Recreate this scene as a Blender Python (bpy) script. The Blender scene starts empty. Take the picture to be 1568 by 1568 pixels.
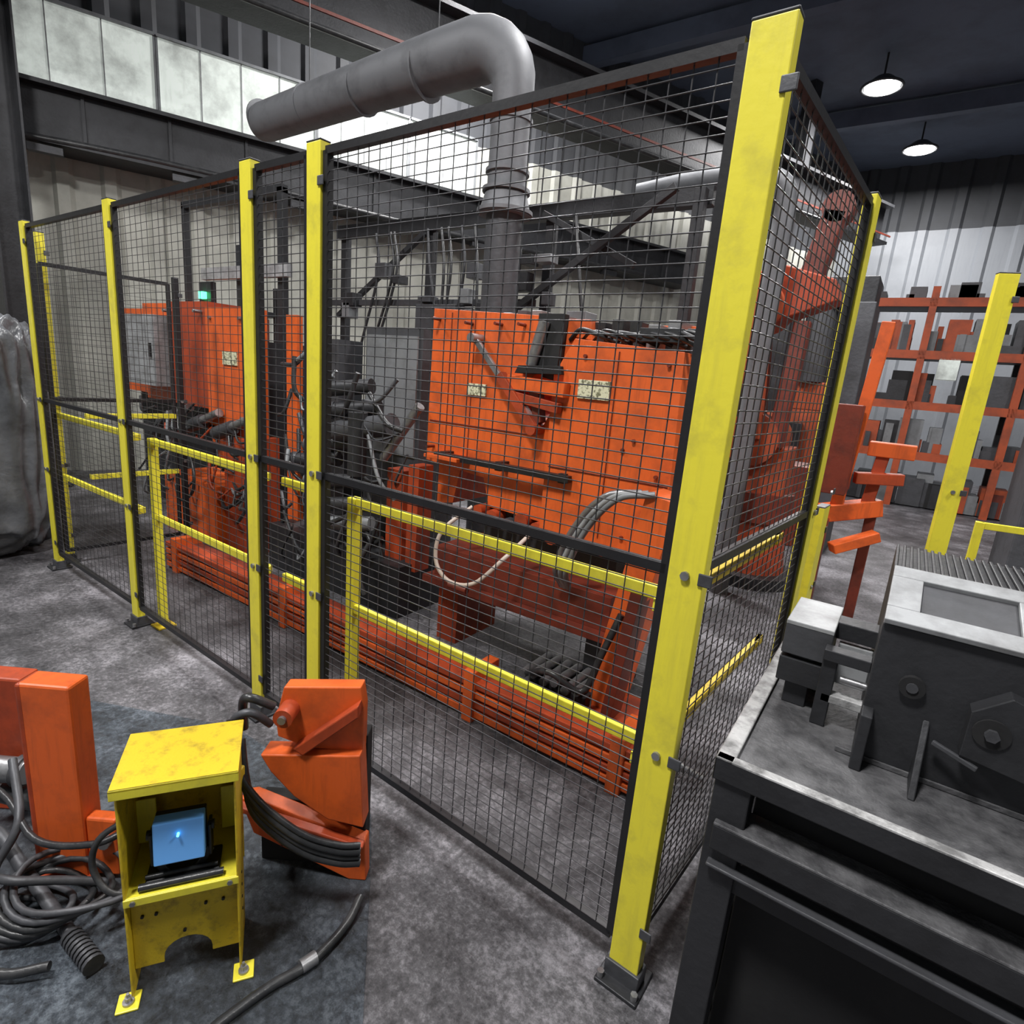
import bpy, math, random
from mathutils import Vector, Matrix
random.seed(7)
S=bpy.context.scene
try:
    S.view_settings.view_transform='Standard'
except Exception: pass

# ------------------------------------------------------------ materials
def mat(name,col,rough=0.5,metal=0.0,dirt=0.25,dcol=(0.03,0.03,0.03),scale=9,bump=0.1,emit=0,ecol=None,thr=(0.45,0.75),streak=0):
    m=bpy.data.materials.new(name); m.use_nodes=True
    nt=m.node_tree; b=nt.nodes['Principled BSDF']
    b.inputs['Roughness'].default_value=rough; b.inputs['Metallic'].default_value=metal
    tc=nt.nodes.new('ShaderNodeTexCoord')
    n=nt.nodes.new('ShaderNodeTexNoise'); n.inputs['Scale'].default_value=scale; n.inputs['Detail'].default_value=7; n.inputs['Roughness'].default_value=0.65
    nt.links.new(tc.outputs['Object'],n.inputs['Vector'])
    r=nt.nodes.new('ShaderNodeMapRange'); r.inputs[1].default_value=thr[0]; r.inputs[2].default_value=thr[1]; r.inputs[4].default_value=dirt
    nt.links.new(n.outputs[0],r.inputs[0])
    fac=r.outputs[0]
    if streak:
        mp=nt.nodes.new('ShaderNodeMapping'); mp.inputs['Scale'].default_value=(14,14,1.3)
        nt.links.new(tc.outputs['Object'],mp.inputs[0])
        n3=nt.nodes.new('ShaderNodeTexNoise'); n3.inputs['Scale'].default_value=1.5; n3.inputs['Detail'].default_value=6; n3.inputs['Roughness'].default_value=0.7
        nt.links.new(mp.outputs[0],n3.inputs['Vector'])
        r3=nt.nodes.new('ShaderNodeMapRange'); r3.inputs[1].default_value=0.5; r3.inputs[2].default_value=0.8; r3.inputs[4].default_value=streak
        nt.links.new(n3.outputs[0],r3.inputs[0])
        mm=nt.nodes.new('ShaderNodeMath'); mm.operation='MAXIMUM'; nt.links.new(fac,mm.inputs[0]); nt.links.new(r3.outputs[0],mm.inputs[1]); fac=mm.outputs[0]
    mx=nt.nodes.new('ShaderNodeMix'); mx.data_type='RGBA'
    mx.inputs[6].default_value=(*col,1); mx.inputs[7].default_value=(*dcol,1)
    nt.links.new(fac,mx.inputs[0]); nt.links.new(mx.outputs[2],b.inputs['Base Color'])
    if bump:
        n2=nt.nodes.new('ShaderNodeTexNoise'); n2.inputs['Scale'].default_value=scale*6; n2.inputs['Detail'].default_value=4
        nt.links.new(tc.outputs['Object'],n2.inputs['Vector'])
        bp=nt.nodes.new('ShaderNodeBump'); bp.inputs['Strength'].default_value=bump; bp.inputs['Distance'].default_value=0.01
        nt.links.new(n2.outputs[0],bp.inputs['Height']); nt.links.new(bp.outputs[0],b.inputs['Normal'])
    if emit:
        b.inputs['Emission Strength'].default_value=emit
        if ecol: b.inputs['Emission Color'].default_value=(*ecol,1)
        else: nt.links.new(mx.outputs[2],b.inputs['Emission Color'])
    return m
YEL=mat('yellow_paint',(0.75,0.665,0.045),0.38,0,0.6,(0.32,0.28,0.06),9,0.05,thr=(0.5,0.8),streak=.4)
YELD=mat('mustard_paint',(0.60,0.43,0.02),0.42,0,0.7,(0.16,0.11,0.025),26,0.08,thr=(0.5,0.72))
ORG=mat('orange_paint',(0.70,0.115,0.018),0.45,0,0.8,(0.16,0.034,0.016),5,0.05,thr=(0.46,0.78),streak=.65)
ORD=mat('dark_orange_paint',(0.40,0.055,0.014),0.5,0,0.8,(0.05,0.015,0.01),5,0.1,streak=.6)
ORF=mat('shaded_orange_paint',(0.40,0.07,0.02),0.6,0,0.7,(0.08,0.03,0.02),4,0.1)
RED=mat('oily_red_paint',(0.17,0.028,0.014),0.45,0,0.8,(0.03,0.012,0.01),6,0.1)
BLK=mat('black_frame_paint',(0.014,0.014,0.016),0.4,0.2,0.2,(0.05,0.05,0.05),12,0.05)
DEEPBLK=mat('black_and_shade',(0.006,0.006,0.007),0.8,0.0,0.5,(0.02,0.02,0.02),6,0.1)  # deep black for dark parts and for shade painted in under the bench
WIRE=mat('wire_dark_steel',(0.055,0.055,0.06),0.33,0.4,0.3,(0.16,0.16,0.16),20,0)
RUB=mat('black_rubber_hose',(0.02,0.021,0.023),0.35,0,0.4,(0.10,0.10,0.10),15,0.1)
STL=mat('worn_steel',(0.34,0.34,0.35),0.38,0.75,0.6,(0.08,0.08,0.08),12,0.1)
GRY=mat('grey_paint',(0.20,0.21,0.22),0.5,0.1,0.6,(0.07,0.07,0.07),6,0.05)
LGR=mat('light_grey_paint',(0.31,0.32,0.33),0.45,0,0.75,(0.11,0.11,0.11),11,0.05,thr=(0.4,0.7))
DUST=mat('dusty_steel_top',(0.12,0.12,0.125),0.6,0.2,0.85,(0.03,0.03,0.033),14,0.3,thr=(0.38,0.62))
RIM=mat('worn_bright_edge',(0.42,0.42,0.42),0.45,0.3,0.85,(0.10,0.10,0.10),16,0.2,thr=(0.43,0.62))
DRK=mat('dark_grimy_steel',(0.036,0.037,0.041),0.5,0.4,0.6,(0.012,0.012,0.013),6,0.2)
DK2=mat('dark_mid_steel',(0.072,0.074,0.082),0.5,0.3,0.65,(0.025,0.025,0.025),6,0.2)
DUCT=mat('galvanised_duct',(0.155,0.16,0.172),0.6,0.25,0.75,(0.07,0.072,0.077),4,0.1)
BLUE=mat('blue_plastic',(0.15,0.43,0.92),0.4,0,0.1,(0.1,0.3,0.7),8,0.02)
LED=mat('blue_led',(0.1,0.6,1),0.3,0,0,emit=4,ecol=(0.1,0.6,1),bump=0)
GLED=mat('green_led',(0.1,1,0.4),0.3,0,0,emit=6,ecol=(0.05,1,0.3),bump=0)
LAMP=mat('lamp_glow',(1,1,1),0.3,0,0,emit=22,ecol=(1,0.99,0.95),bump=0)
LABEL=mat('label_plate',(0.65,0.64,0.45),0.5,0,0.9,(0.1,0.1,0.05),60,0,thr=(0.5,0.56))
WRAP=mat('crumpled_plastic_wrap',(0.12,0.125,0.135),0.32,0,0.85,(0.02,0.02,0.022),3,0.7)
CEIL=mat('hazy_blue_ceiling',(0.095,0.115,0.165),0.7,0,0.6,(0.035,0.04,0.055),1.2,0.1)  # bluish haze and lamp glow are put into the ceiling colour
UPWALL=mat('dark_upper_wall',(0.05,0.053,0.06),0.7,0,0.5,(0.02,0.02,0.02),1.5,0.1)  # darker tone for the upper band of the walls
WALLB=mat('beige_sheet_wall',(0.46,0.46,0.41),0.55,0,0.65,(0.19,0.19,0.165),1.6,0.03,thr=(0.4,0.75),streak=.5)
WALLG=mat('grey_sheet_wall',(0.25,0.265,0.29),0.5,0,0.5,(0.14,0.15,0.165),1.2,0.03,streak=.4)
WIN=mat('translucent_window',(0.60,0.65,0.61),0.4,0,0.85,(0.19,0.20,0.19),2.2,0,emit=0.55,thr=(0.42,0.7),streak=.4)
CREAM=mat('cream_cable',(0.62,0.52,0.45),0.4,0,0.2,(0.3,0.25,0.2),20,0)

def concrete(name,c1,c2,c3,rough,blot=0.45):
    m=bpy.data.materials.new(name); m.use_nodes=True; nt=m.node_tree; b=nt.nodes['Principled BSDF']
    tc=nt.nodes.new('ShaderNodeTexCoord')
    def noi(sc,dt,ro):
        n=nt.nodes.new('ShaderNodeTexNoise'); n.inputs['Scale'].default_value=sc; n.inputs['Detail'].default_value=dt; n.inputs['Roughness'].default_value=ro
        nt.links.new(tc.outputs['Object'],n.inputs['Vector']); return n
    n=noi(3.0,10,.72); n2=noi(45,7,.8); n4=noi(0.9,5,.6)
    ad=nt.nodes.new('ShaderNodeMath'); ad.operation='ADD'; nt.links.new(n.outputs[0],ad.inputs[0]); nt.links.new(n2.outputs[0],ad.inputs[1])
    cr=nt.nodes.new('ShaderNodeValToRGB'); e=cr.color_ramp.elements
    e[0].position=0.41; e[0].color=(*c1,1); e[1].position=0.61; e[1].color=(*c3,1)
    x=e.new(0.5); x.color=(*c2,1)
    dv=nt.nodes.new('ShaderNodeMath'); dv.operation='MULTIPLY'; dv.inputs[1].default_value=0.5
    nt.links.new(ad.outputs[0],dv.inputs[0]); nt.links.new(dv.outputs[0],cr.inputs[0])
    r=nt.nodes.new('ShaderNodeMapRange'); r.inputs[1].default_value=.42; r.inputs[2].default_value=.62; r.inputs[3].default_value=1.0; r.inputs[4].default_value=blot
    nt.links.new(n4.outputs[0],r.inputs[0])
    mx=nt.nodes.new('ShaderNodeMix'); mx.data_type='RGBA'; mx.blend_type='MULTIPLY'; mx.inputs[0].default_value=1
    nt.links.new(cr.outputs[0],mx.inputs[6]); nt.links.new(r.outputs[0],mx.inputs[7])
    nt.links.new(mx.outputs[2],b.inputs['Base Color'])
    b.inputs['Roughness'].default_value=rough
    bp=nt.nodes.new('ShaderNodeBump'); bp.inputs['Strength'].default_value=0.6; bp.inputs['Distance'].default_value=0.012
    nt.links.new(n2.outputs[0],bp.inputs['Height']); nt.links.new(bp.outputs[0],b.inputs['Normal'])
    return m
FLOOR=concrete('dusty_concrete',(0.032,0.031,0.035),(0.108,0.105,0.114),(0.33,0.32,0.345),0.45)
PAD=concrete('slate_painted_pad',(0.007,0.009,0.012),(0.045,0.057,0.073),(0.18,0.21,0.245),0.32)

# ------------------------------------------------------------ mesh builder
class B:
    def __init__(s,name,M=None):
        s.n=name; s.v=[]; s.f=[]; s.mi=[]; s.sm=[]; s.mats=[]; s.M=M or Matrix.Identity(4)
    def mid(s,m):
        if m not in s.mats: s.mats.append(m)
        return s.mats.index(m)
    def add(s,vs,fs,m,smooth=False):
        o=len(s.v); s.v+= [Vector(v) for v in vs]; k=s.mid(m)
        for f in fs: s.f.append([i+o for i in f]); s.mi.append(k); s.sm.append(smooth)
    def box(s,a,b,m,rot=None):
        a=Vector(a); b=Vector(b); c=(a+b)/2; h=(b-a)/2
        vs=[Vector((x*h.x,y*h.y,z*h.z)) for x in(-1,1) for y in(-1,1) for z in(-1,1)]
        if rot is not None: vs=[rot@v for v in vs]
        vs=[v+c for v in vs]
        s.add(vs,[(0,1,3,2),(4,6,7,5),(0,4,5,1),(2,3,7,6),(0,2,6,4),(1,5,7,3)],m)
    def beam(s,p,q,w,h,m,up=(0,0,1)):
        p=Vector(p);q=Vector(q);d=(q-p).normalized(); up=Vector(up)
        if abs(d.dot(up))>0.98: up=Vector((0,1,0))
        r=d.cross(up).normalized(); u=r.cross(d)
        vs=[e+r*x*w/2+u*y*h/2 for e in(p,q) for x in(-1,1) for y in(-1,1)]
        s.add(vs,[(0,1,3,2),(4,6,7,5),(0,4,5,1),(2,3,7,6),(0,2,6,4),(1,5,7,3)],m)
    def tube(s,pts,r,m,n=10,cap=True,smooth=True):
        pts=[Vector(p) for p in pts]; N=len(pts); rs=r if isinstance(r,(list,tuple)) else [r]*N
        d=(pts[1]-pts[0]).normalized(); up=Vector((0,0,1)) if abs(d.z)<0.9 else Vector((1,0,0))
        u=d.cross(up).normalized(); vs=[]
        for i,p in enumerate(pts):
            if i==0:t=pts[1]-pts[0]
            elif i==N-1:t=pts[-1]-pts[-2]
            else:t=pts[i+1]-pts[i-1]
            if t.length<1e-9: t=d
            t=t.normalized(); u=(u-t*u.dot(t)).normalized(); w=t.cross(u)
            for k in range(n):
                a=2*math.pi*k/n; vs.append(p+(u*math.cos(a)+w*math.sin(a))*rs[i])
        fs=[(i*n+k,i*n+(k+1)%n,(i+1)*n+(k+1)%n,(i+1)*n+k) for i in range(N-1) for k in range(n)]
        s.add(vs,fs,m,smooth)
        if cap: s.add(vs[:n],[tuple(range(n))[::-1]],m); s.add(vs[-n:],[tuple(range(n))],m)
    def hose(s,pts,r,m,n=10,sub=6):
        P=[Vector(p) for p in pts]; P=[P[0]*2-P[1]]+P+[P[-1]*2-P[-2]]; out=[]
        for i in range(1,len(P)-2):
            for k in range(sub):
                t=k/sub; a,b,c,d=P[i-1:i+3]
                out.append(0.5*((2*b)+(c-a)*t+(2*a-5*b+4*c-d)*t*t+(3*b-a-3*c+d)*t**3))
        out.append(P[-2]); s.tube(out,r,m,n)
    def cyl(s,p,q,r,m,n=20,r2=None): s.tube([p,q],[r,r if r2 is None else r2],m,n)
    def prism(s,poly,o,ax,ay,dep,m):
        o=Vector(o);ax=Vector(ax);ay=Vector(ay);dep=Vector(dep);n=len(poly)
        v=[o+ax*x+ay*y for x,y in poly]; v2=[p+dep for p in v]
        s.add(v+v2,[tuple(range(n)),tuple(range(2*n-1,n-1,-1))]+[(i,i+n,(i+1)%n+n,(i+1)%n) for i in range(n)],m)
    def xz(s,poly,y0,y1,m): s.prism(poly,(0,y0,0),(1,0,0),(0,0,1),(0,y1-y0,0),m)
    def build(s,bevel=0):
        me=bpy.data.meshes.new(s.n); me.from_pydata([s.M@v for v in s.v],[],s.f)
        for m in s.mats: me.materials.append(m)
        me.polygons.foreach_set('material_index',s.mi); me.polygons.foreach_set('use_smooth',s.sm)
        import bmesh
        bm=bmesh.new(); bm.from_mesh(me); bmesh.ops.recalc_face_normals(bm,faces=bm.faces); bm.to_mesh(me); bm.free()
        me.update(); o=bpy.data.objects.new(s.n,me); S.collection.objects.link(o)
        if bevel:
            b=o.modifiers.new('bevel','BEVEL'); b.width=bevel; b.segments=2; b.limit_method='ANGLE'; b.angle_limit=math.radians(50); b.harden_normals=False
        return o

# ------------------------------------------------------------ camera
th=math.radians(13.3); hd=Vector((-0.555,0.832,0)).normalized(); rt=Vector((hd.y,-hd.x,0)); Z=Vector((0,0,1))
d=hd*math.cos(th)-Z*math.sin(th); u0=hd*math.sin(th)+Z*math.cos(th)
cr,sr=math.cos(math.radians(4.83)),math.sin(math.radians(4.83))
X=rt*cr+u0*sr; Y=-rt*sr+u0*cr
cam=bpy.data.cameras.new('camera'); co=bpy.data.objects.new('camera',cam); S.collection.objects.link(co)
cam.sensor_width=36; cam.lens=36*880/1568; cam.clip_start=0.02
M=Matrix((X,Y,-d)).transposed().to_4x4(); M.translation=Vector((0,0,1.6)); co.matrix_world=M
S.camera=co
YAW=math.atan2(rt.y,rt.x); LM=Matrix.Rotation(YAW,4,'Z')

# ------------------------------------------------------------ room
WD=Vector((0.397,0.918,0)).normalized(); P0=Vector((-8.5,2.8,0)); WN=Vector((WD.y,-WD.x,0))
def wp(t,off=0,z=0): return P0+WD*t+WN*off+Z*z
CH=7.0
wa=wp(-7.41); wb=wp(15.47)
fl=B('floor'); fl.add([(wa.x,-4,0),(6,-4,0),(6,17,0),(wb.x,17,0)],[(0,1,2,3)],FLOOR)
fl.add([(wa.x,-4,-.1),(6,-4,-.1),(6,17,-.1),(wb.x,17,-.1)],[(3,2,1,0)],FLOOR); fl.build()
ce=B('ceiling'); ce.add([(wa.x,-4,CH),(6,-4,CH),(6,17,CH),(wb.x,17,CH)],[(3,2,1,0)],CEIL)
ce.add([(wa.x,-4,CH+.1),(6,-4,CH+.1),(6,17,CH+.1),(wb.x,17,CH+.1)],[(0,1,2,3)],CEIL); ce.build()
def corr(name,p,q,n,z0,z1,m,pitch=0.45,dep=0.05,m2=None,zs=None):
    b=B(name); p=Vector(p);q=Vector(q);L=(q-p).length;dd=(q-p)/L; k=int(L/pitch); pts=[]
    for i in range(k):
        x=i*pitch
        for f,h in((0,0),(0.55,0),(0.65,1),(0.9,1)): pts.append(p+dd*(x+f*pitch)+n*(h*dep))
    pts.append(q)
    for a,c,mm in ([(z0,zs,m),(zs,z1,m2)] if zs else [(z0,z1,m)]):
        vs=[v+Z*a for v in pts]+[v+Z*c for v in pts]; N=len(pts)
        b.add(vs,[(i,i+1,i+1+N,i+N) for i in range(N-1)],mm)
    return b.build()
corr('wall_left',wa,wb,WN,0,CH,WALLB,m2=UPWALL,zs=5.0)
corr('wall_back',(wb.x,17,0),(6,17,0),Vector((0,-1,0)),0,CH,WALLG,0.6,0.06,m2=UPWALL,zs=5.6)
b=B('wall_right'); b.add([(6,-4,0),(6,17,0),(6,17,CH),(6,-4,CH)],[(0,1,2,3)],GRY); b.build()
b=B('wall_front'); b.add([(wa.x,-4,0),(6,-4,0),(6,-4,CH),(wa.x,-4,CH)],[(0,1,2,3)],GRY); b.build()
for i,(t0,t1) in enumerate([(-3.2,-0.9),(-0.88,1.1),(1.12,2.9),(2.92,4.2),(4.22,5.3)]):
    b=B('window_%d'%(i+1))
    b.beam(wp(t0,.10,4.62),wp(t1,.10,4.62),.02,.84,WIN)
    for t in (t0,t1): b.beam(wp(t,.11,4.2),wp(t,.11,5.04),.03,.03,GRY,up=WN)
    b.beam(wp(t0,.11,4.2),wp(t1,.11,4.2),.06,.03,GRY); b.beam(wp(t0,.11,5.04),wp(t1,.11,5.04),.06,.03,GRY)
    for k in range(1,4): 
        t=t0+(t1-t0)*k/4; b.beam(wp(t,.112,4.2),wp(t,.112,5.04),.012,.012,LGR,up=WN)
    b.build()
b=B('wall_girder')
b.beam(wp(-7,.3,3.85),wp(10,.3,3.85),.30,.55,DRK); b.beam(wp(-7,.32,4.12),wp(10,.32,4.12),.5,.04,DRK); b.beam(wp(-7,.32,3.58),wp(10,.32,3.58),.5,.04,DRK)
for k in range(20): b.beam(wp(-6+k*.8,.46,3.6),wp(-6+k*.8,.46,4.1),.03,.03,DRK,up=WN)
for k in range(10):
    t=-4+k*1.3; b.beam(wp(t,.5,3.5),wp(t+.3,.5,3.5),.1,random.uniform(.06,.16),random.choice([DRK,DK2,DK2]))
b.hose([wp(-5,.55,3.62),wp(-2,.56,3.5),wp(1,.55,3.62),wp(5,.55,3.55),wp(9,.55,3.6)],.035,RUB)
b.build()
b=B('crane_runway_beam')
b.beam(wp(-7,1.7,5.25),wp(14,1.7,5.25),.12,.7,DRK)
b.beam(wp(-7,1.7,4.9),wp(14,1.7,4.9),.45,.05,DRK); b.beam(wp(-7,1.7,5.6),wp(14,1.7,5.6),.45,.05,DRK)
b.beam(wp(-7,1.96,5.02),wp(14,1.96,5.02),.02,.03,RED)
b.hose([wp(-6,2.0,4.86),wp(-3,2.0,4.82),wp(0,2.0,4.86),wp(4,2,4.84),wp(12,2,4.84)],.03,RUB)
for t in (-5,3,11): b.beam(wp(t,1.7,5.6),wp(t,1.7,CH),.2,.2,DRK,up=WN); 
b.build()
b=B('roof_beams')
for y in (1.5,5.5,9.5,13.5):
    b.beam((-9+y*.35,y,6.8),(6,y,6.8),.18,.28,CEIL)
b.hose([(-2.6,4.5,6.9),(-2.3,4.4,5.6),(-1.9,4.3,5.3),(-1.5,4.3,5.7),(-1.3,4.3,6.9)],.03,DK2)
b.build()
b=B('steel_column')
for q in ((-7.75,2.2),):
    b.box((q[0]-.15,q[1]-.15,0),(q[0]+.15,q[1]-.13,6.9),DRK);b.box((q[0]-.15,q[1]+.13,0),(q[0]+.15,q[1]+.15,6.9),DRK);b.box((q[0]-.01,q[1]-.15,0),(q[0]+.01,q[1]+.15,6.9),DRK)
    b.box((q[0]-.25,q[1]-.25,0),(q[0]+.25,q[1]+.25,.03),DRK)
b.build()

def lamp(x,y,z,e,size=.9):
    b=B('high_bay_lamp')
    b.cyl((x,y,z+.02),(x,y,z+.16),.30,DK2,24,.12); b.cyl((x,y,z),(x,y,z+.025),.25,LAMP,24); b.cyl((x,y,z+.16),(x,y,CH),.015,DRK,8)
    b.tube([(x+.29*math.cos(a),y+.29*math.sin(a),z+.02) for a in [i*math.pi/12 for i in range(25)]],.02,DK2,8)
    b.build()
    l=bpy.data.lights.new('lamp_light','AREA'); l.shape='DISK'; l.size=size; l.energy=e; l.color=(1,.985,.975)
    o=bpy.data.objects.new('lamp_light',l); o.location=(x,y,z-.03); S.collection.objects.link(o)
for x,y,z,e in [(-1.45,11.7,6.5,340),(-.94,14.6,6.5,300),(-5.0,6.2,6.3,500),(-1.2,-1.2,6.3,420),(-5.6,-.6,6.3,270),(3.0,3.5,6.3,340),(-1.6,4.6,6.3,290)]:
    lamp(x,y,z,e)

# ------------------------------------------------------------ fence
FP=[Vector((-4.80,1.435,0)),Vector((-3.50,1.40,0)),Vector((-2.19,1.35,0)),Vector((-1.77,1.335,0)),Vector((-.355,1.285,0))]
FH=2.285
def post(p,ax,h=FH,w=.08,dp=.04,m=YEL,name='yellow_fence_post'):
    p=Vector(p);ax=Vector(ax).normalized();n=Vector((-ax.y,ax.x,0))
    R=Matrix((ax,n,Z)).transposed().to_4x4();R.translation=p
    b=B(name,R)
    b.box((-w/2,-dp/2,.05),(w/2,dp/2,h),m); b.box((-w/2-.001,-dp/2-.001,h),(w/2+.001,dp/2+.001,h+.006),DK2)
    b.box((-w/2-.02,-.06,0),(w/2+.02,.06,.012),DRK); b.box((-w/2-.008,-dp/2-.008,.0),(w/2+.008,dp/2+.008,.06),DK2)
    for x in(-.05,.05): b.cyl((x,-.045,.012),(x,-.045,.03),.010,STL,6)
    for z in (.72,1.19):
        b.cyl((0,-dp/2-.008,z),(0,-dp/2,z),.011,STL,8)
    for z in (.2,.72,1.19,h-.12):
        b.box((w/2-.012,-dp/2-.005,z-.015),(w/2+.02,-dp/2,z+.015),DK2)
    return b.build(.003)
def panel(p,q,z0=.12,z1=2.255,off=.052,mid=1.19,hs=.030,vsx=.05,wr=.0017):
    p=Vector(p);q=Vector(q);ax=(q-p).normalized();n=Vector((-ax.y,ax.x,0));L=(q-p).length
    R=Matrix((ax,n,Z)).transposed().to_4x4();R.translation=p
    b=B('wire_mesh_fence_panel',R); a,c=off,L-off; f=.024
    for x in(a,c): b.box((x-f/2,-f/2,z0),(x+f/2,f/2,z1),BLK)
    for z in(z0,z1): b.box((a,-f/2,z-f/2),(c,f/2,z+f/2),BLK)
    if mid: b.box((a,-f/2,mid-f/2),(c,f/2,mid+f/2),BLK)
    k=int((c-a)/vsx)
    for i in range(1,k): 
        x=a+(c-a)*i/k; b.tube([(x,0,z0),(x,0,z1)],wr,WIRE,5,False)
    k=int((z1-z0)/hs)
    for i in range(1,k):
        z=z0+(z1-z0)*i/k; b.tube([(a,-.003,z),(c,-.003,z)],wr,WIRE,5,False)
    return b.build()
dirf=(FP[4]-FP[0]).normalized()
for i,p in enumerate(FP): post(p,dirf,w=.084 if i==4 else .076)
for i in range(4): panel(FP[i],FP[i+1],hs=.034 if i<2 else .03,vsx=.06 if i<2 else .05,wr=.0013 if i<2 else .0017)
CP=Vector((-.26,2.42,0)); LP=Vector((-4.74,2.30,0))
sd=(CP-FP[4]).normalized(); post(CP,sd); panel(FP[4],CP)
ld=(LP-FP[0]).normalized(); post(LP,ld,h=2.1,m=BLK,w=.04,name='black_fence_post'); panel(FP[0],LP,hs=.06,vsx=.08,z1=2.05,wr=.0012)
post(Vector((-4.90,1.535,0)),ld,w=.05,dp=.03,h=2.25)
post(Vector((.24,3.85,0)),(.9,.3,0),w=.09)
post(Vector((-.27,3.05,0)),sd,h=1.12,w=.12,name='yellow_bollard')
def guard(pts,zs=(1.09,.665),posts=(0,),m=YEL):
    b=B('yellow_guard_rail')
    for p,q in zip(pts[:-1],pts[1:]):
        for z in zs: b.beam((p[0],p[1],z),(q[0],q[1],z),.022,.036,m)
    for i in posts:
        p=pts[i]
        b.box((p[0]-.02,p[1]-.02,0),(p[0]+.02,p[1]+.02,zs[0]+.018),m); b.box((p[0]-.05,p[1]-.05,0),(p[0]+.05,p[1]+.05,.012),YELD)
    for z in zs: 
        q=pts[-1]; b.box((q[0]-.01,q[1]-.09,z-.018),(q[0]+.01,q[1],z+.018),m)
    return b.build(.003)
guard([(-1.66,1.42),(-.42,1.38)]); guard([(-3.38,1.48),(-2.24,1.44)]); guard([(-4.76,1.50),(-3.56,1.49)],posts=()); guard([(-2.12,1.43),(-1.82,1.42)],posts=())
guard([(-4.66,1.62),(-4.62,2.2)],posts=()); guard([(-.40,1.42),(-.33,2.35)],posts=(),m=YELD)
guard([(.40,3.9),(1.5,4.1)],(1.03,.6))

b=B('orange_base_beam')
for k in range(4): b.box((-4.35,1.95,.02+.05*k),(-.62,2.06,.055+.05*k),ORD if k%2 else ORG)
b.box((-4.35,1.97,0),(-.62,2.12,.20),RED)
for x in (-4.2,-2.9,-1.45,-.7): b.box((x-.03,1.93,0),(x+.03,2.13,.26),ORG)
b.build(.004)

# ------------------------------------------------------------ main machine
b=B('orange_hydraulic_press')
y0=2.6
b.xz([(-2.39,1.94),(-1.66,1.91),(-1.66,1.62),(-1.78,1.50),(-1.60,1.33),(-1.46,1.60),(-1.46,.84),(-1.9,.86),(-1.95,1.02),(-2.40,1.06)],y0,3.3,ORG)
b.xz([(-1.52,1.62),(-1.42,1.80),(-.87,1.76),(-.85,1.16),(-.98,.80),(-1.52,.80)],y0-.05,3.25,ORG)
b.xz([(-1.53,1.90),(-1.40,1.90),(-1.36,1.70),(-1.53,1.62)],y0+.05,3.1,ORG)
b.box((-1.2,y0+.25,1.70),(-.85,3.2,1.90),ORG)
b.xz([(-2.38,.78),(-2.25,.80),(-2.2,1.05),(-2.38,1.06)],y0+.1,3.2,ORG)
b.beam((-2.03,y0-.06,1.78),(-1.60,y0-.06,1.34),.022,.03,STL); b.beam((-1.85,y0-.05,1.6),(-1.60,y0-.05,1.34),.05,.05,ORD)
b.beam((-1.80,y0-.03,1.57),(-1.42,y0-.08,1.55),.05,.07,ORG); b.beam((-1.78,y0-.03,1.5),(-1.45,y0-.08,1.46),.04,.05,ORD)
b.xz([(-1.72,1.655),(-1.47,1.665),(-1.46,1.625),(-1.74,1.615)],y0-.08,y0,DEEPBLK)
b.xz([(-1.67,1.92),(-1.52,1.92),(-1.53,1.66),(-1.67,1.66)],y0-.004,y0+.05,DEEPBLK)  # black sheet across the gap between the two blocks
b.xz([(-1.66,1.54),(-1.60,1.54),(-1.57,1.38),(-1.61,1.36)],y0-.055,y0+.002,RED)
b.cyl((-1.60,y0-.1,1.34),(-1.60,y0,1.34),.03,ORD)
b.cyl((-2.03,y0-.1,1.78),(-2.03,y0,1.78),.025,STL)
for x in (-2.25,-2.08): b.box((x-.003,y0-.004,1.1),(x+.003,y0,1.92),RED)
b.box((-2.38,y0-.006,1.30),(-1.62,y0,1.306),RED)
b.box((-1.18,y0-.056,.85),(-1.174,y0-.05,1.75),RED); b.box((-1.50,y0-.056,1.16),(-.86,y0-.05,1.166),RED)
for x,z in [(-2.34,1.88),(-2.34,1.15),(-1.75,1.86),(-1.35,1.72),(-.93,1.70),(-.92,1.2),(-1.3,.88),(-1.05,.88),(-2.1,1.86),(-1.9,1.86),(-1.05,1.35),(-1.1,1.3)]:
    b.cyl((x,y0-.065,z),(x,y0+.01,z),.009,RED,8)
b.box((-2.10,y0-.012,1.475),(-1.97,y0,1.54),LABEL); b.box((-1.37,y0-.062,1.52),(-1.2,y0-.05,1.61),LABEL)
b.box((-2.25,y0-.10,1.10),(-1.35,y0-.06,1.135),BLK)
for x in(-2.2,-1.8,-1.4): b.box((x-.02,y0-.08,1.09),(x+.02,y0+.02,1.14),BLK)
b.box((-2.30,y0-.13,1.10),(-2.05,y0,1.12),ORG)
b.cyl((-1.68,y0-.02,1.66),(-1.62,y0-.02,1.88),.03,STL); b.cyl((-1.62,y0+.1,1.6),(-1.56,y0+.1,1.92),.05,DUCT)
for i in range(16):
    x=-2.35+i*.095; h=random.uniform(.02,.07); b.box((x,y0+.1,1.9 if x<-1.6 else 1.74),(x+.06,y0+.3,(1.9 if x<-1.6 else 1.85)+h),random.choice([DRK,STL,DK2,RUB]))
for i in range(9):
    x=-1.5+i*.065
    b.hose([(x,y0+.05,1.80),(x+.08,y0,1.83+random.uniform(0,.03)),(x+.2,y0-.03,1.82),(x+.27,y0+.05,1.79)],random.choice([.008,.012]),random.choice([RUB,STL,RUB,DRK]))
b.box((-1.1,y0-.03,1.80),(-.9,y0+.1,1.86),DRK)
b.box((-1.95,y0+.05,.62),(-1.1,3.0,.86),DRK)
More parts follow.
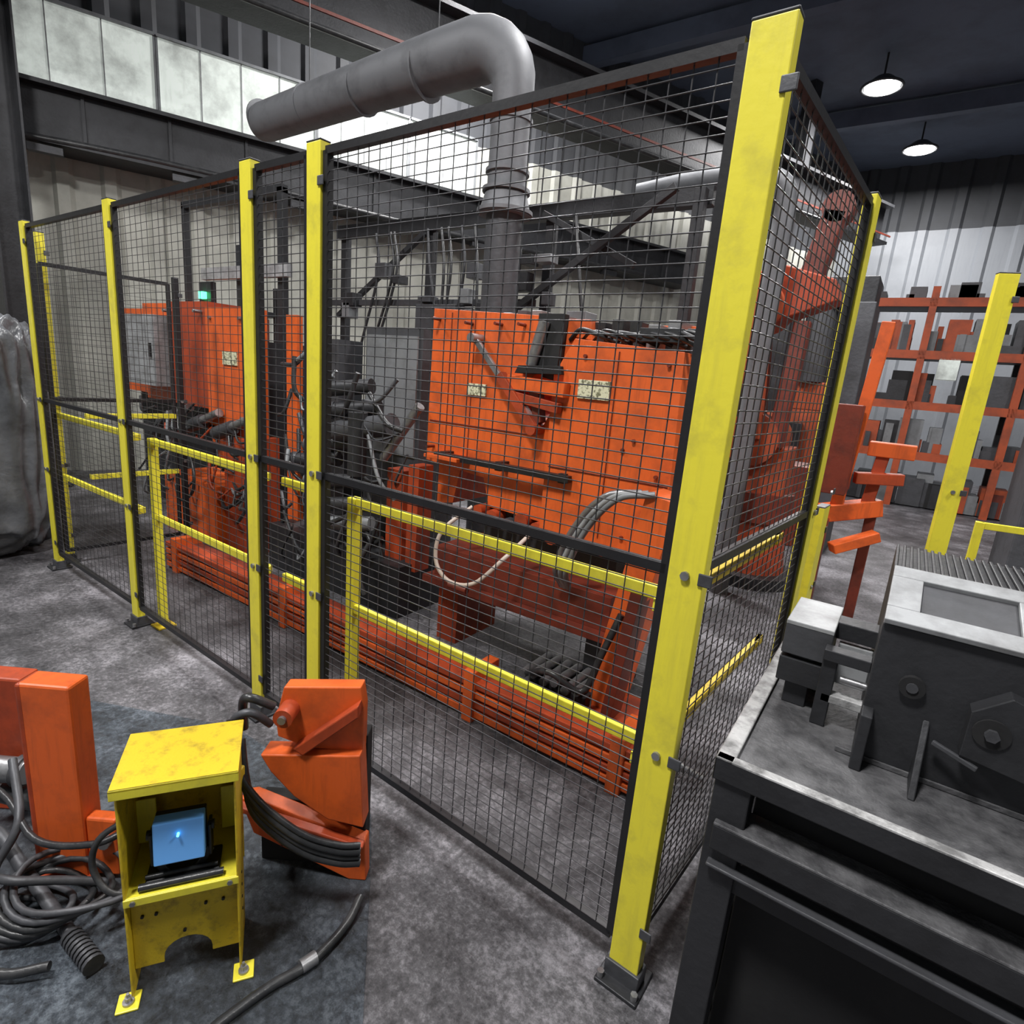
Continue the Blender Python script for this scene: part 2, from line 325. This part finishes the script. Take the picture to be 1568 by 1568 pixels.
for i in range(9):
    x=-1.95+i*.1; b.cyl((x,y0-.04,.83-.02*(i%3)),(x,y0+.1,.83-.02*(i%3)),.035+.01*(i%2),random.choice([STL,DK2,ORD]),14)
b.box((-2.15,2.45,.42),(-1.02,2.95,.60),RED); b.box((-2.2,2.40,.38),(-.95,3.0,.42),RED)
b.box((-2.15,2.5,0),(-2.0,2.9,.4),ORD); b.box((-1.15,2.5,0),(-1.0,2.9,.4),DRK)
b.beam((-.98,2.42,0),(-.80,2.42,1.15),.14,.20,ORG,up=(0,1,0)); b.beam((-.90,2.30,0),(-.82,2.30,.75),.05,.14,RED,up=(0,1,0))
b.box((-1.12,2.2,0),(-.62,2.55,.10),ORD)
for k in range(3):
    b.hose([(-.83-.03*k,2.32,1.16),(-.98-.03*k,2.28,1.12),(-1.12-.03*k,2.30,.95),(-1.22-.03*k,2.34,.72),(-1.24-.02*k,2.42,.6)],.015,[GRY,LGR,STL][k])
b.hose([(-1.9,2.45,.88),(-1.98,2.3,.75),(-1.97,2.25,.60),(-1.85,2.22,.52),(-1.68,2.22,.55),(-1.55,2.28,.70),(-1.5,2.45,.82)],.011,CREAM)
b.cyl((-1.84,2.22,.50),(-1.72,2.22,.50),.02,RED,10)
b.box((-1.32,2.25,0),(-1.0,2.5,.16),DRK)
for i in range(6): b.cyl((-1.34+i*.06,2.22,.17+.02*(i%2)),(-1.34+i*.06,2.48,.17),.022,STL,10)
b.hose([(-1.3,2.2,.2),(-1.15,2.15,.28),(-1.0,2.2,.22),(-.95,2.25,.4),(-.9,2.3,.6)],.016,RUB)
for i in range(12):
    x=-1.5+i*.07; b.hose([(x,2.2,.05),(x+.1,2.17,.14),(x+.22,2.19,.08),(x+.3,2.24,.03)],.014,random.choice([STL,RUB,GRY]))
b.build(.006)

b=B('hydraulic_pump_unit')
b.box((-3.9,2.5,0),(-2.5,3.2,.35),DRK); b.box((-3.3,2.9,.3),(-2.75,3.3,1.85),DK2); b.box((-3.27,2.88,1.0),(-2.78,2.9,1.8),GRY)
b.box((-3.95,2.7,0),(-3.82,2.75,1.9),ORG); b.box((-2.75,2.62,.3),(-2.6,2.75,.95),ORD); b.box((-2.56,2.62,.3),(-2.47,2.75,1.0),ORD)
b.box((-3.75,2.8,.3),(-3.4,3.1,1.3),DRK); b.box((-3.72,2.78,1.3),(-3.45,3.0,1.75),DK2)
for i in range(8):
    z=.5+.13*i; x=-3.4+random.uniform(-.2,.3)
    b.cyl((x,2.5,z),(x+.35,2.6,z+.05),.05,random.choice([DK2,GRY,DRK,DRK]),14); b.cyl((x-.02,2.49,z),(x+.02,2.51,z),.06,DK2,12)
b.cyl((-2.72,2.55,1.02),(-2.42,2.55,1.38),.03,STL); b.cyl((-3.1,2.5,1.15),(-2.6,2.5,1.25),.07,DK2); b.cyl((-2.85,2.45,.9),(-2.85,2.45,1.3),.06,DRK)
for i in range(42):
    p=Vector((random.uniform(-3.85,-2.5),random.uniform(2.42,2.6),random.uniform(.3,1.7))); q=p+Vector((random.uniform(-.3,.3),random.uniform(-.03,.08),random.uniform(-.4,.1))); q.z=max(q.z,.1)
    b.hose([p,(p+q)/2+Vector((random.uniform(-.06,.06),-.04,-.06)),q],random.choice([.008,.012,.016]),random.choice([RUB,RUB,DK2,DRK,GRY]))
b.build(.004)

b=B('orange_forming_machine')
b.box((-6.9,y0+.1,1.15),(-6.2,3.4,1.93),ORG); b.box((-5.53,y0,1.12),(-4.86,3.1,1.98),ORD); b.box((-6.2,y0+.1,1.1),(-5.53,3.2,1.98),ORG)
b.box((-4.80,y0-.05,.95),(-4.22,2.72,1.93),ORG); b.box((-4.86,y0+.1,.6),(-4.78,3.1,1.9),RED); b.box((-4.85,2.72,0),(-4.3,3.2,1.7),DRK)
b.box((-6.12,y0-.10,1.25),(-5.56,y0+.1,1.86),LGR); b.box((-6.09,y0-.104,1.28),(-5.59,y0-.10,1.83),LGR)
b.box((-5.64,y0-.12,1.5),(-5.61,y0-.10,1.62),BLK)
b.box((-4.55,y0-.06,1.5),(-4.35,y0-.05,1.6),LABEL)
b.box((-5.4,2.45,0),(-4.55,2.9,.52),ORG); b.box((-4.5,2.5,0),(-4.2,2.8,.95),ORD); b.box((-6.8,2.9,0),(-5.4,3.3,1.15),DRK)
b.xz([(-4.85,1.0),(-4.5,.52),(-4.3,.52),(-4.5,1.0)],2.55,2.7,ORG)
for k in range(3):
    x=-5.5+.45*k; b.cyl((x,2.5,.95),(x+.5,2.5,1.12),.035,STL); b.cyl((x,2.5,.95),(x+.25,2.5,1.03),.055,DK2)
for i in range(44):
    p=Vector((random.uniform(-5.9,-4.0),random.uniform(2.42,2.56),random.uniform(.5,1.1))); q=p+Vector((random.uniform(-.35,.35),0,random.uniform(-.35,.15)))
    b.hose([p,(p+q)/2+Vector((0,-.05,-.08)),q],random.choice([.009,.013]),random.choice([RUB,RUB,GRY,DRK,ORD]))
b.hose([(-4.9,2.43,.75),(-4.75,2.38,.62),(-4.75,2.36,.45),(-4.95,2.36,.35),(-5.1,2.4,.45)],.013,RUB)
for x,z in [(-5.45,1.9),(-4.95,1.9),(-4.72,1.85),(-4.3,1.85),(-4.3,1.1),(-4.72,1.1)]: b.cyl((x,y0-.07,z),(x,y0+.01,z),.014,STL,8)
b.box((-5.1,3.0,1.98),(-5.04,3.06,2.5),DRK); b.box((-5.6,2.95,2.22),(-4.3,3.0,2.32),LGR); b.box((-5.56,2.90,2.05),(-5.49,2.94,2.11),GLED)
b.box((-5.62,2.94,1.98),(-5.42,2.99,2.2),DRK)
b.box((-4.5,3.0,1.6),(-4.44,3.06,2.9),DRK); b.box((-6.0,3.0,1.98),(-5.95,3.05,2.9),DRK); b.box((-6.0,3.0,2.86),(-4.44,3.06,2.92),DRK)
b.build(.006)

# ------------------------------------------------------------ duct
b=B('extraction_duct')
dx,dy,dz=-2.68,3.6,3.78
pts=[(-5.62,dy,dz-.05),(-5.56,dy,dz-.05),(-4.2,dy,dz-.01),(-3.25,dy,dz+.01)]; rs=[.150,.16,.178,.195]
for i in range(7):
    a=i/6*math.pi/2; pts.append((dx-.30+.30*math.sin(a),dy,dz-.30+.30*math.cos(a)+.01)); rs.append(.20-.058*i/6)
pts+= [(dx,dy,3.1),(dx,dy,2.82)]; rs+=[.138,.138]
b.tube(pts,rs,DUCT,28)
for x,r in ((-5.60,.168),(-4.9,.175),(-4.2,.184),(-3.5,.197)): b.cyl((x-.008,dy,dz-.025),(x+.008,dy,dz-.025),r,DUCT,28)
for z,r in ((3.30,.15),(2.98,.155),(2.86,.17),(2.72,.20),(1.0,.15)): b.cyl((dx,dy,z-.012),(dx,dy,z+.012),r,DUCT,28)
b.cyl((dx,dy,2.7),(dx,dy,2.84),.19,DUCT,28,.15); b.cyl((dx,dy,0),(dx,dy,2.72),.13,DK2,24)
for x in(-4.9,-3.4): b.cyl((x,dy,dz+.17),(x,dy,CH),.005,DRK,8)
b.build()
b=B('extraction_pipe')
b.hose([(-2.2,4.75,3.12),(-1.6,4.75,3.17),(-1.15,4.75,3.12),(-1.05,4.75,2.9),(-1.05,4.75,2.3),(-1.05,4.75,0)],.075,DUCT,16)
b.build()

b=B('steel_gantry_frame')
for x,y in [(-5.6,4.6),(-4.3,4.6),(-3.2,4.5),(-2.9,4.6),(-1.55,4.4)]:
    b.box((x-.04,y-.04,0),(x+.04,y+.04,3.0),DRK)
b.box((-5.65,4.5,2.92),(-1.5,4.60,3.05),DRK); b.box((-5.65,4.4,2.2),(-2.9,4.45,2.26),DK2)
b.beam((-3.2,4.4,2.1),(-1.7,4.3,3.0),.05,.06,DRK); b.beam((-5.6,4.5,2.1),(-4.3,4.5,2.9),.05,.05,DRK); b.beam((-2.9,4.45,2.95),(-2.0,4.4,2.5),.04,.05,DRK)
b.box((-4.2,4.3,1.2),(-3.7,4.6,2.2),DK2); b.box((-2.5,4.3,1.9),(-2.32,4.5,2.15),GRY)
for i in range(12):
    x=random.uniform(-5.4,-2.2); z=random.uniform(1.9,2.6); w=random.uniform(.06,.18); h=random.uniform(.05,.16)
    b.box((x,4.32,z),(x+w,4.45,z+h),random.choice([DRK,DK2,DK2,GRY]))
for i in range(10):
    x=random.uniform(-5.4,-2.5); b.hose([(x,4.4,2.9),(x+.1,4.35,2.5),(x+random.uniform(-.2,.3),4.35,1.8)],.014,random.choice([RUB,DRK]))
b.build(.004)
b=B('steel_stock_rack')
for x in (-7.3,-6.5,-5.9): b.box((x-.04,3.9,0),(x+.04,3.98,2.3),DRK)
for z in (.6,1.3,2.0): b.box((-7.35,3.6,z),(-5.9,4.0,z+.05),DRK)
for i in range(22):
    x=random.uniform(-7.25,-6.3); z=random.choice([.65,1.35]); b.box((x,3.65,z),(x+random.uniform(.1,.3),3.9,z+random.uniform(.1,.5)),random.choice([DRK,DK2,GRY,STL]))
b.build(.004)

import bmesh
def blob(name,c,sc,m,seed=1,amp=.12):
    from mathutils import noise
    bm=bmesh.new(); bmesh.ops.create_icosphere(bm,subdivisions=6,radius=1)
    for v in bm.verts:
        p=v.co.copy(); q=Vector([math.copysign(abs(x)**.6,x) for x in p])
        # soft vertical drape folds
        pf=Vector((p.x*4.5,p.y*4.5,p.z*1.1))
        r_=1-abs(noise.noise(pf+Vector((seed,2,0))))
        k=1+amp*noise.turbulence(p*1.6+Vector((seed,0,0)),2,False)+.20*(r_-.8)
        q=q*k; v.co=Vector((q.x*sc[0]+c[0],q.y*sc[1]+c[1],max(0,q.z*sc[2]+c[2])))
    me=bpy.data.meshes.new(name); bm.to_mesh(me); bm.free(); me.materials.append(m)
    for f in me.polygons: f.use_smooth=True
    o=bpy.data.objects.new(name,me); S.collection.objects.link(o); return o
blob('plastic_wrapped_bale',(-5.46,1.22,.84),(.36,.40,.84),WRAP,3,.18)

# ------------------------------------------------------------ right background
b=B('industrial_robot_arm')
cx,cy=-.98,5.4
b.cyl((cx,cy,0),(cx,cy,.1),.42,DRK,28); b.cyl((cx,cy,.1),(cx,cy,.55),.30,ORD,28,.24); b.cyl((cx,cy,.55),(cx,cy,.8),.28,RED,28)
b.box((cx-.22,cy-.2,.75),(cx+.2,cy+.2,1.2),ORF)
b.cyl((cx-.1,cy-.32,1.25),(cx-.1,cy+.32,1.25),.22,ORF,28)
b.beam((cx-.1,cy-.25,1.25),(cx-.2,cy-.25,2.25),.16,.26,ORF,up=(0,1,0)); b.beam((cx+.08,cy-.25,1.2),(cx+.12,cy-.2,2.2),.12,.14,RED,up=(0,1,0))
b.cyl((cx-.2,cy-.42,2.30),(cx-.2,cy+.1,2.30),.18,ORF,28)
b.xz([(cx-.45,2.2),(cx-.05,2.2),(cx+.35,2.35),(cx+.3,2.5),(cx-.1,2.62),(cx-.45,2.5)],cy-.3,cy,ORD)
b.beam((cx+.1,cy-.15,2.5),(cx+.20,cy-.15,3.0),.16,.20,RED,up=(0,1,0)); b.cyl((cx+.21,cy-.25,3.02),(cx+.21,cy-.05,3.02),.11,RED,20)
b.hose([(cx-.3,cy-.4,2.4),(cx-.5,cy-.45,2.1),(cx-.4,cy-.4,1.5),(cx-.3,cy-.3,.9)],.03,RUB)
b.build(.01)
b=B('orange_workpiece_carrier')
b.beam((-.5,4.6,.80),(-.08,4.85,.90),.12,.12,ORG); b.beam((-.3,4.55,.6),(-.05,4.7,.72),.1,.07,ORG); b.box((-.45,4.5,0),(-.35,4.6,.8),RED); b.box((-.15,4.8,0),(-.08,4.88,.88),RED)
b.box((-.22,4.75,1.26),(.06,4.88,1.36),ORG); b.beam((-.16,4.8,.88),(-.12,4.82,1.3),.08,.08,ORD,up=(0,1,0)); b.box((-.5,4.4,1.0),(-.28,4.6,1.6),RED); b.box((-.47,4.45,0),(-.43,4.5,1.0),RED)
b.beam((-.26,4.7,1.1),(.02,4.8,1.12),.08,.08,ORD)
b.beam((-.34,4.7,.8),(-.26,4.7,2.15),.08,.09,ORG,up=(0,1,0))
b.build(.006)
b=B('storage_rack')
for x in (-1.4,-.1,1.2,2.4):
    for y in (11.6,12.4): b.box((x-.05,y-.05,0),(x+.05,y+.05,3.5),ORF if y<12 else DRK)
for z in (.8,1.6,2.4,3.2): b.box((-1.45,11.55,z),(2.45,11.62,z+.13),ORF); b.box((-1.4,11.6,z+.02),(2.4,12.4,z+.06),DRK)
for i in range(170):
    x=random.uniform(-1.35,2.2); z=random.choice([0.02,.9,1.7,2.5]); b.box((x,11.7+random.random()*.1,z),(x+random.uniform(.06,.35),12.2,z+random.uniform(.1,.55)),random.choice([DRK,DK2,GRY,DK2,ORF,ORF,RED,DEEPBLK]))
for i in range(14):
    x=random.uniform(-1.3,2.1); b.box((x,11.7,3.3),(x+random.uniform(.1,.4),12.2,3.3+random.uniform(.08,.3)),random.choice([DRK,DK2,GRY]))
b.box((.15,11.55,2.1),(.42,11.9,2.42),LAMP if False else WIN)  # white box on the shelf, glow added through the emissive window material
b.build()
b=B('machining_centre')
b.box((.9,6.4,0),(2.2,7.4,1.5),DK2); b.box((1.0,6.38,.5),(2.1,6.4,1.3),DRK); b.cyl((.85,6.5,1.5),(1.6,6.5,1.5),.16,DRK); b.box((.9,6.5,1.5),(2.2,7.3,1.62),GRY); b.cyl((1.2,6.9,1.6),(1.2,6.9,2.3),.12,DK2)
b.build(.01)
b=B('machine_control_cabinet')
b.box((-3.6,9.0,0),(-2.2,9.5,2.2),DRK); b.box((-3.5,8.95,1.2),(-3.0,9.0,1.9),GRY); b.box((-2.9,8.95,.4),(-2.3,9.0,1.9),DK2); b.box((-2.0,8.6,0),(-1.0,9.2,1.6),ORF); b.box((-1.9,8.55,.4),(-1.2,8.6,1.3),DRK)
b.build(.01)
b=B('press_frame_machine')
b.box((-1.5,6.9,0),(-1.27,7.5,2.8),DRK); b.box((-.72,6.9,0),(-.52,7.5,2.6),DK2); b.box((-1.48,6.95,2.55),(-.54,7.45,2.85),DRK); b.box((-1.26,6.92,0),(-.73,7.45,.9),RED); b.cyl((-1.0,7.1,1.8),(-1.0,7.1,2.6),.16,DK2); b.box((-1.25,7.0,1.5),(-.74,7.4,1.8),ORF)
b.build(.01)

# ------------------------------------------------------------ bench
b=B('steel_workbench')
x0,x1,ya,yb,h=-.19,1.25,1.085,1.85,.90
b.box((x0+.01,ya+.01,h-.03),(x1,yb,h-.012),DUST)
b.box((x0,ya,h-.05),(x1,ya+.006,h),DRK); b.box((x0,ya,h-.006),(x1,ya+.024,h+.001),RIM); b.box((x0,ya,h-.05),(x0+.006,yb,h),DRK); b.box((x0,ya,h-.006),(x0+.035,yb,h+.001),RIM)
b.box((x0,yb-.05,h-.075),(x1,yb,h),DRK)
for x in (x0+.005,x1-.08):
    for y in (ya+.008,yb-.09): b.box((x,y,0),(x+.07,y+.07,h-.05),DRK)
b.box((x0+.02,ya-.008,.755),(x1,ya+.075,.762),DUST); b.box((x0+.02,ya-.008,.70),(x1,ya-.002,.758),DRK)
b.box((x0+.02,ya+.02,.70),(x0+.07,yb,.76),DK2)
b.box((x0+.02,ya-.012,.66),(x1,ya+.03,.668),DK2); b.box((x0+.02,ya+.02,.60),(x1,ya+.03,.66),DRK)
b.box((x0+.075,ya+.10,.03),(x1-.08,ya+.115,.85),DEEPBLK); b.box((x0+.02,ya+.11,.1),(x1,yb,.12),DEEPBLK)  # black panel added as the shade under the bench, shelf blackened to match
b.box((x0+.0,ya+.15,0),(x0+.03,yb-.1,.4),DEEPBLK)  # black side sheet continues the painted shade at the left end
b.build(.003)
b=B('steel_mould_fixture')
z=h-.0115
b.prism([(1.30,z),(1.84,z),(1.84,z+.35),(1.62,z+.35),(1.50,z+.36),(1.30,z+.30)],(.03,0,0),(0,1,0),(0,0,1),(.85,0,0),DRK)
ang=math.atan2(.06,.20); ay=Vector((0,math.cos(ang),math.sin(ang)))
o=Vector((.03,1.29,z+.303)); n=Vector((0,-math.sin(ang),math.cos(ang)))
def pl(a0,a1,b0,b1,t,m,zz=0): b.prism([(a0,b0),(a1,b0),(a1,b1),(a0,b1)],o+n*zz,(1,0,0),ay,n*t,m)
for s0 in (0,.36):
    pl(s0,s0+.33,0,.05,.012,LGR); pl(s0,s0+.33,.17,.215,.012,LGR); pl(s0,s0+.055,.05,.17,.012,LGR); pl(s0+.21,s0+.33,.05,.17,.012,LGR); pl(s0+.055,s0+.21,.05,.17,.004,DK2)
for i in range(56): b.box((.03+i*.015,1.52,z+.352),(.037+i*.015,1.83,z+.358),DRK)
b.box((.0,1.296,z),(.9,1.30,z+.012),DUST)
b.prism([(.19,.10),(.34,.08),(.36,.20),(.24,.235),(.19,.19)],(0,1.262,z),(1,0,0),(0,0,1),(0,.04,0),DRK); b.cyl((.225,1.262,z+.16),(.225,1.258,z+.16),.028,DEEPBLK,20); b.cyl((.225,1.258,z+.16),(.225,1.250,z+.16),.012,DK2,6)
b.cyl((.10,1.285,z+.19),(.10,1.30,z+.19),.010,DK2,12); b.cyl((.10,1.288,z+.19),(.10,1.30,z+.19),.022,DEEPBLK,16)
b.beam((.15,1.28,z+.10),(.22,1.26,z+.085),.008,.010,DK2)
b.box((.03,1.25,z),(.05,1.30,z+.12),DRK); b.prism([(1.30,z),(1.22,z),(1.30,z+.13)],(.13,0,0),(0,1,0),(0,0,1),(.012,0,0),DRK)
b.box((-.15,1.42,z+.13),(-.05,1.62,z+.205),DK2); b.box((-.15,1.42,z+.20),(-.05,1.62,z+.212),LGR); b.box((-.15,1.42,z+.06),(-.05,1.62,z+.12),DRK)
b.box((-.13,1.44,z),(-.08,1.49,z+.14),DRK); b.box((-.09,1.55,z),(-.05,1.6,z+.14),DRK)
b.box((-.06,1.50,z+.17),(.05,1.56,z+.21),DRK); b.box((-.05,1.38,z+.06),(.06,1.41,z+.08),RIM); b.box((-.06,1.38,z),(-.03,1.41,z+.17),DRK); b.box((-.04,1.50,z+.06),(.03,1.52,z+.16),LGR)
b.box((-.06,1.37,z+.16),(.03,1.41,z+.185),DRK); b.prism([(1.41,z),(1.55,z),(1.41,z+.10)],(-.055,0,0),(0,1,0),(0,0,1),(.01,0,0),RIM)
b.cyl((-.02,1.39,z+.12),(.04,1.39,z+.12),.008,STL)
b.build(.004)

# ------------------------------------------------------------ foreground group (lower left)
b=B('slate_floor_pad',LM)
poly=[(-.20,.80),(-.372,1.60),(-.42,1.78),(-1.14,2.22),(-1.99,2.34),(-2.9,2.3),(-2.6,1.2),(-1.5,.6)]
b.prism(poly,(0,0,.0005),(1,0,0),(0,1,0),(0,0,.004),PAD); b.build()
zf=.0045
t=Vector((.56,.83,0)).normalized(); dd=Vector((-t.y,t.x,0)); R=Matrix((t,dd,Z)).transposed().to_4x4(); R.translation=Vector((-1.315,.447,zf))
b=B('yellow_sensor_guard_box',R); w,dp,H=.25,.20,.612; T=.005
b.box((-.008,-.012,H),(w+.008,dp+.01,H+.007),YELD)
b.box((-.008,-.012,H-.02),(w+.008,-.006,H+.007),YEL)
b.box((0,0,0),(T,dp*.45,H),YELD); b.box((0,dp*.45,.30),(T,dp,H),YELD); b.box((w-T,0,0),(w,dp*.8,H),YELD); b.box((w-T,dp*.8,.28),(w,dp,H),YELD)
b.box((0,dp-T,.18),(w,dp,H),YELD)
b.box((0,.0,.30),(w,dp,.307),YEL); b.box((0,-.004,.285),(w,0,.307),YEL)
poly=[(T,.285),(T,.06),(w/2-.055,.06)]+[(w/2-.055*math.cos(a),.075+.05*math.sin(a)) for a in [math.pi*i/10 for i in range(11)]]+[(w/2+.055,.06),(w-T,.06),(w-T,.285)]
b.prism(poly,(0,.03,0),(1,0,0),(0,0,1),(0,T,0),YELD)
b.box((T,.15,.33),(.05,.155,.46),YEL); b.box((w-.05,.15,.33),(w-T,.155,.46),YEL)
for x in (.03,.06,.12,.17,.21): b.cyl((x,.024,.22 if x!=.12 else .15),(x,.031,.22 if x!=.12 else .15),.004,BLK,8)
for z in (.12,.16,.2,.24): b.cyl((w-.001,.08,z),(w+.002,.08,z),.004,BLK,8)
for x0_,x1_ in((-.03,.02),(w-.02,w+.03)):
    b.box((x0_,-.03,0),(x1_,.02,.006),YEL); xm=(x0_+x1_)/2
    b.cyl((xm,-.008,.006),(xm,-.008,.012),.013,STL,16); b.cyl((xm,-.008,.01),(xm,-.008,.024),.008,STL,6); b.cyl((xm,-.008,.02),(xm,-.008,.034),.004,STL,8)
for x in(.02,w-.02): b.cyl((x,-.008,.296),(x,0,.296),.007,STL,6)
b.hose([(.20,.08,.30),(.22,.06,.24),(.21,.08,.16),(.17,.10,.10),(.12,.14,.09)],.007,RUB); b.hose([(.18,.08,.30),(.19,.07,.22),(.18,.1,.14),(.1,.14,.11)],.006,RUB)
b.build(.002)
b=B('blue_safety_sensor',R)
b.box((.04,.03,.307),(.205,.11,.316),BLK)
b.tube([(.03,.015,.318),(.215,.015,.318)],.009,RUB,8); b.tube([(.04,.04,.322),(.20,.04,.322)],.006,RUB,8)
for x in (.056,.184): b.box((x-.004,.04,.35),(x+.004,.08,.44),BLK)
b.beam((.056,.06,.36),(.085,.05,.316),.02,.008,BLK,up=(0,1,0)); b.beam((.184,.06,.36),(.155,.05,.316),.02,.008,BLK,up=(0,1,0)); b.box((.056,.08,.345),(.184,.086,.40),BLK)
b.cyl((.046,.055,.43),(.06,.055,.43),.012,BLK,12); b.cyl((.18,.055,.43),(.194,.055,.43),.012,BLK,12)
b.box((.065,.015,.372),(.175,.055,.482),BLUE,Matrix.Rotation(-.10,3,'X'))
b.box((.064,.054,.378),(.176,.08,.476),BLK)
b.cyl((.12,.008,.452),(.12,.020,.452),.003,LED,10)
b.build(.007)
b=B('orange_machine_column',LM)
b.box((-1.34,1.42,zf),(-1.19,1.50,.655),ORG); b.box((-1.36,1.40,zf),(-1.17,1.55,.02),ORD); b.box((-1.343,1.417,.05),(-1.325,1.50,.655),ORD)
b.box((-1.19,1.43,.02),(-1.10,1.47,.22),ORG); b.cyl((-1.13,1.41,.15),(-1.13,1.43,.15),.02,STL,10)
b.build(.008)
b=B('orange_machine_column',LM)
b.box((-1.80,1.66,zf),(-1.55,1.74,.51),ORD); b.box((-1.55,1.68,.2),(-1.5,1.72,.45),ORG); b.cyl((-1.62,1.60,.22),(-1.50,1.60,.22),.04,STL); b.cyl((-1.62,1.62,.12),(-1.42,1.58,.12),.035,RUB)
b.cyl((-1.53,1.60,.22),(-1.51,1.60,.22),.05,DK2)
b.build(.008)
b=B('orange_robot_base',LM)
def lp(poly,f0,f1,m): b.prism(poly,(0,f0,0),(1,0,0),(0,0,1),(0,f1-f0,0),m)
lp([(-.68,.455),(-.42,.475),(-.385,.48),(-.37,.23),(-.48,.25),(-.58,.32),(-.65,.40)],1.47,1.54,ORG)
lp([(-.645,.56),(-.62,.665),(-.395,.685),(-.385,.62),(-.385,.47),(-.55,.47),(-.64,.50)],1.50,1.55,ORG)
lp([(-.55,.47),(-.39,.61),(-.39,.65),(-.58,.49)],1.46,1.5,ORD)
lp([(-.76,.27),(-.72,.28),(-.37,.15),(-.365,.005),(-.42,.005),(-.72,.15)],1.50,1.55,ORG)
lp([(-.76,.27),(-.37,.16),(-.37,.15),(-.76,.25)],1.47,1.50,ORD)
b.box((-.50,1.54,zf),(-.38,1.60,.5),DEEPBLK); b.box((-.72,1.551,zf),(-.40,1.60,.24),DEEPBLK)
b.cyl((-.60,1.44,.60),(-.60,1.5,.60),.028,ORD,20); b.cyl((-.60,1.43,.60),(-.60,1.45,.60),.012,STL,12)
b.box((-.63,1.485,.12),(-.622,1.50,.22),RED)
for k in range(4):
    o_=.020*k
    b.hose([(-.74+o_*.5,1.42,.60-o_),(-.71+o_*.5,1.38,.50-o_),(-.64,1.36,.40-o_),(-.52,1.36,.30-o_),(-.42,1.38,.25-o_),(-.36,1.40,.235-o_)],.009+.003*(k%2),RUB,12)
b.box((-.71,1.35,.43),(-.68,1.38,.49),YELD)
b.hose([(-.74,1.5,.52),(-.73,1.48,.62),(-.70,1.47,.64),(-.65,1.5,.60)],.013,RUB); b.hose([(-.77,1.5,.48),(-.75,1.46,.57),(-.70,1.46,.60),(-.66,1.5,.54)],.012,DK2)
b.build(.004)
b=B('hydraulic_hose_bundle',LM)
for k in range(6):
    cx,cy,rr=-1.29+.03*k,1.27+.015*k,.10+.014*k
    b.tube([(cx+rr*math.cos(a),cy+rr*.75*math.sin(a),zf+.015+.018*k+.01*math.sin(3*a+k)) for a in [2*math.pi*i/28 for i in range(29)]],.009,random.choice([RUB,DK2]),10)
b.hose([(-1.75,1.5,.14),(-1.5,1.45,.14),(-1.35,1.38,.08),(-1.2,1.30,.03),(-1.05,1.20,.03),(-.98,1.16,.03)],.018,DK2)
b.hose([(-1.8,1.6,.22),(-1.5,1.5,.22),(-1.3,1.38,.18),(-1.12,1.36,.2),(-1.04,1.40,.22)],.010,RUB)
b.hose([(-1.02,1.38,.28),(-1.08,1.34,.24),(-1.09,1.32,.16),(-1.02,1.3,.10),(-.94,1.36,.08)],.009,RUB)
b.hose([(-1.6,1.3,.03),(-1.4,1.18,.03),(-1.2,1.12,.03),(-1.08,1.14,.04)],.012,RUB)
b.hose([(-1.5,1.55,.3),(-1.38,1.42,.2),(-1.40,1.35,.10),(-1.30,1.28,.14),(-1.18,1.33,.10),(-1.1,1.38,.05)],.012,DK2)
for i in range(9): b.cyl((-1.09+.013*i,1.225-.008*i,.034),(-1.082+.013*i,1.22-.008*i,.034),.026,DK2,12)
b.hose([(-.64,1.00,.02),(-.60,1.06,.02),(-.52,1.15,.02),(-.44,1.22,.02),(-.38,1.33,.02),(-.36,1.42,.03)],.013,RUB)
b.cyl((-.46,1.205,.021),(-.43,1.235,.021),.018,STL,12)
b.build()

w=bpy.data.worlds.new('world'); w.use_nodes=True; w.node_tree.nodes['Background'].inputs[0].default_value=(.5,.55,.65,1); w.node_tree.nodes['Background'].inputs[1].default_value=.3; S.world=w
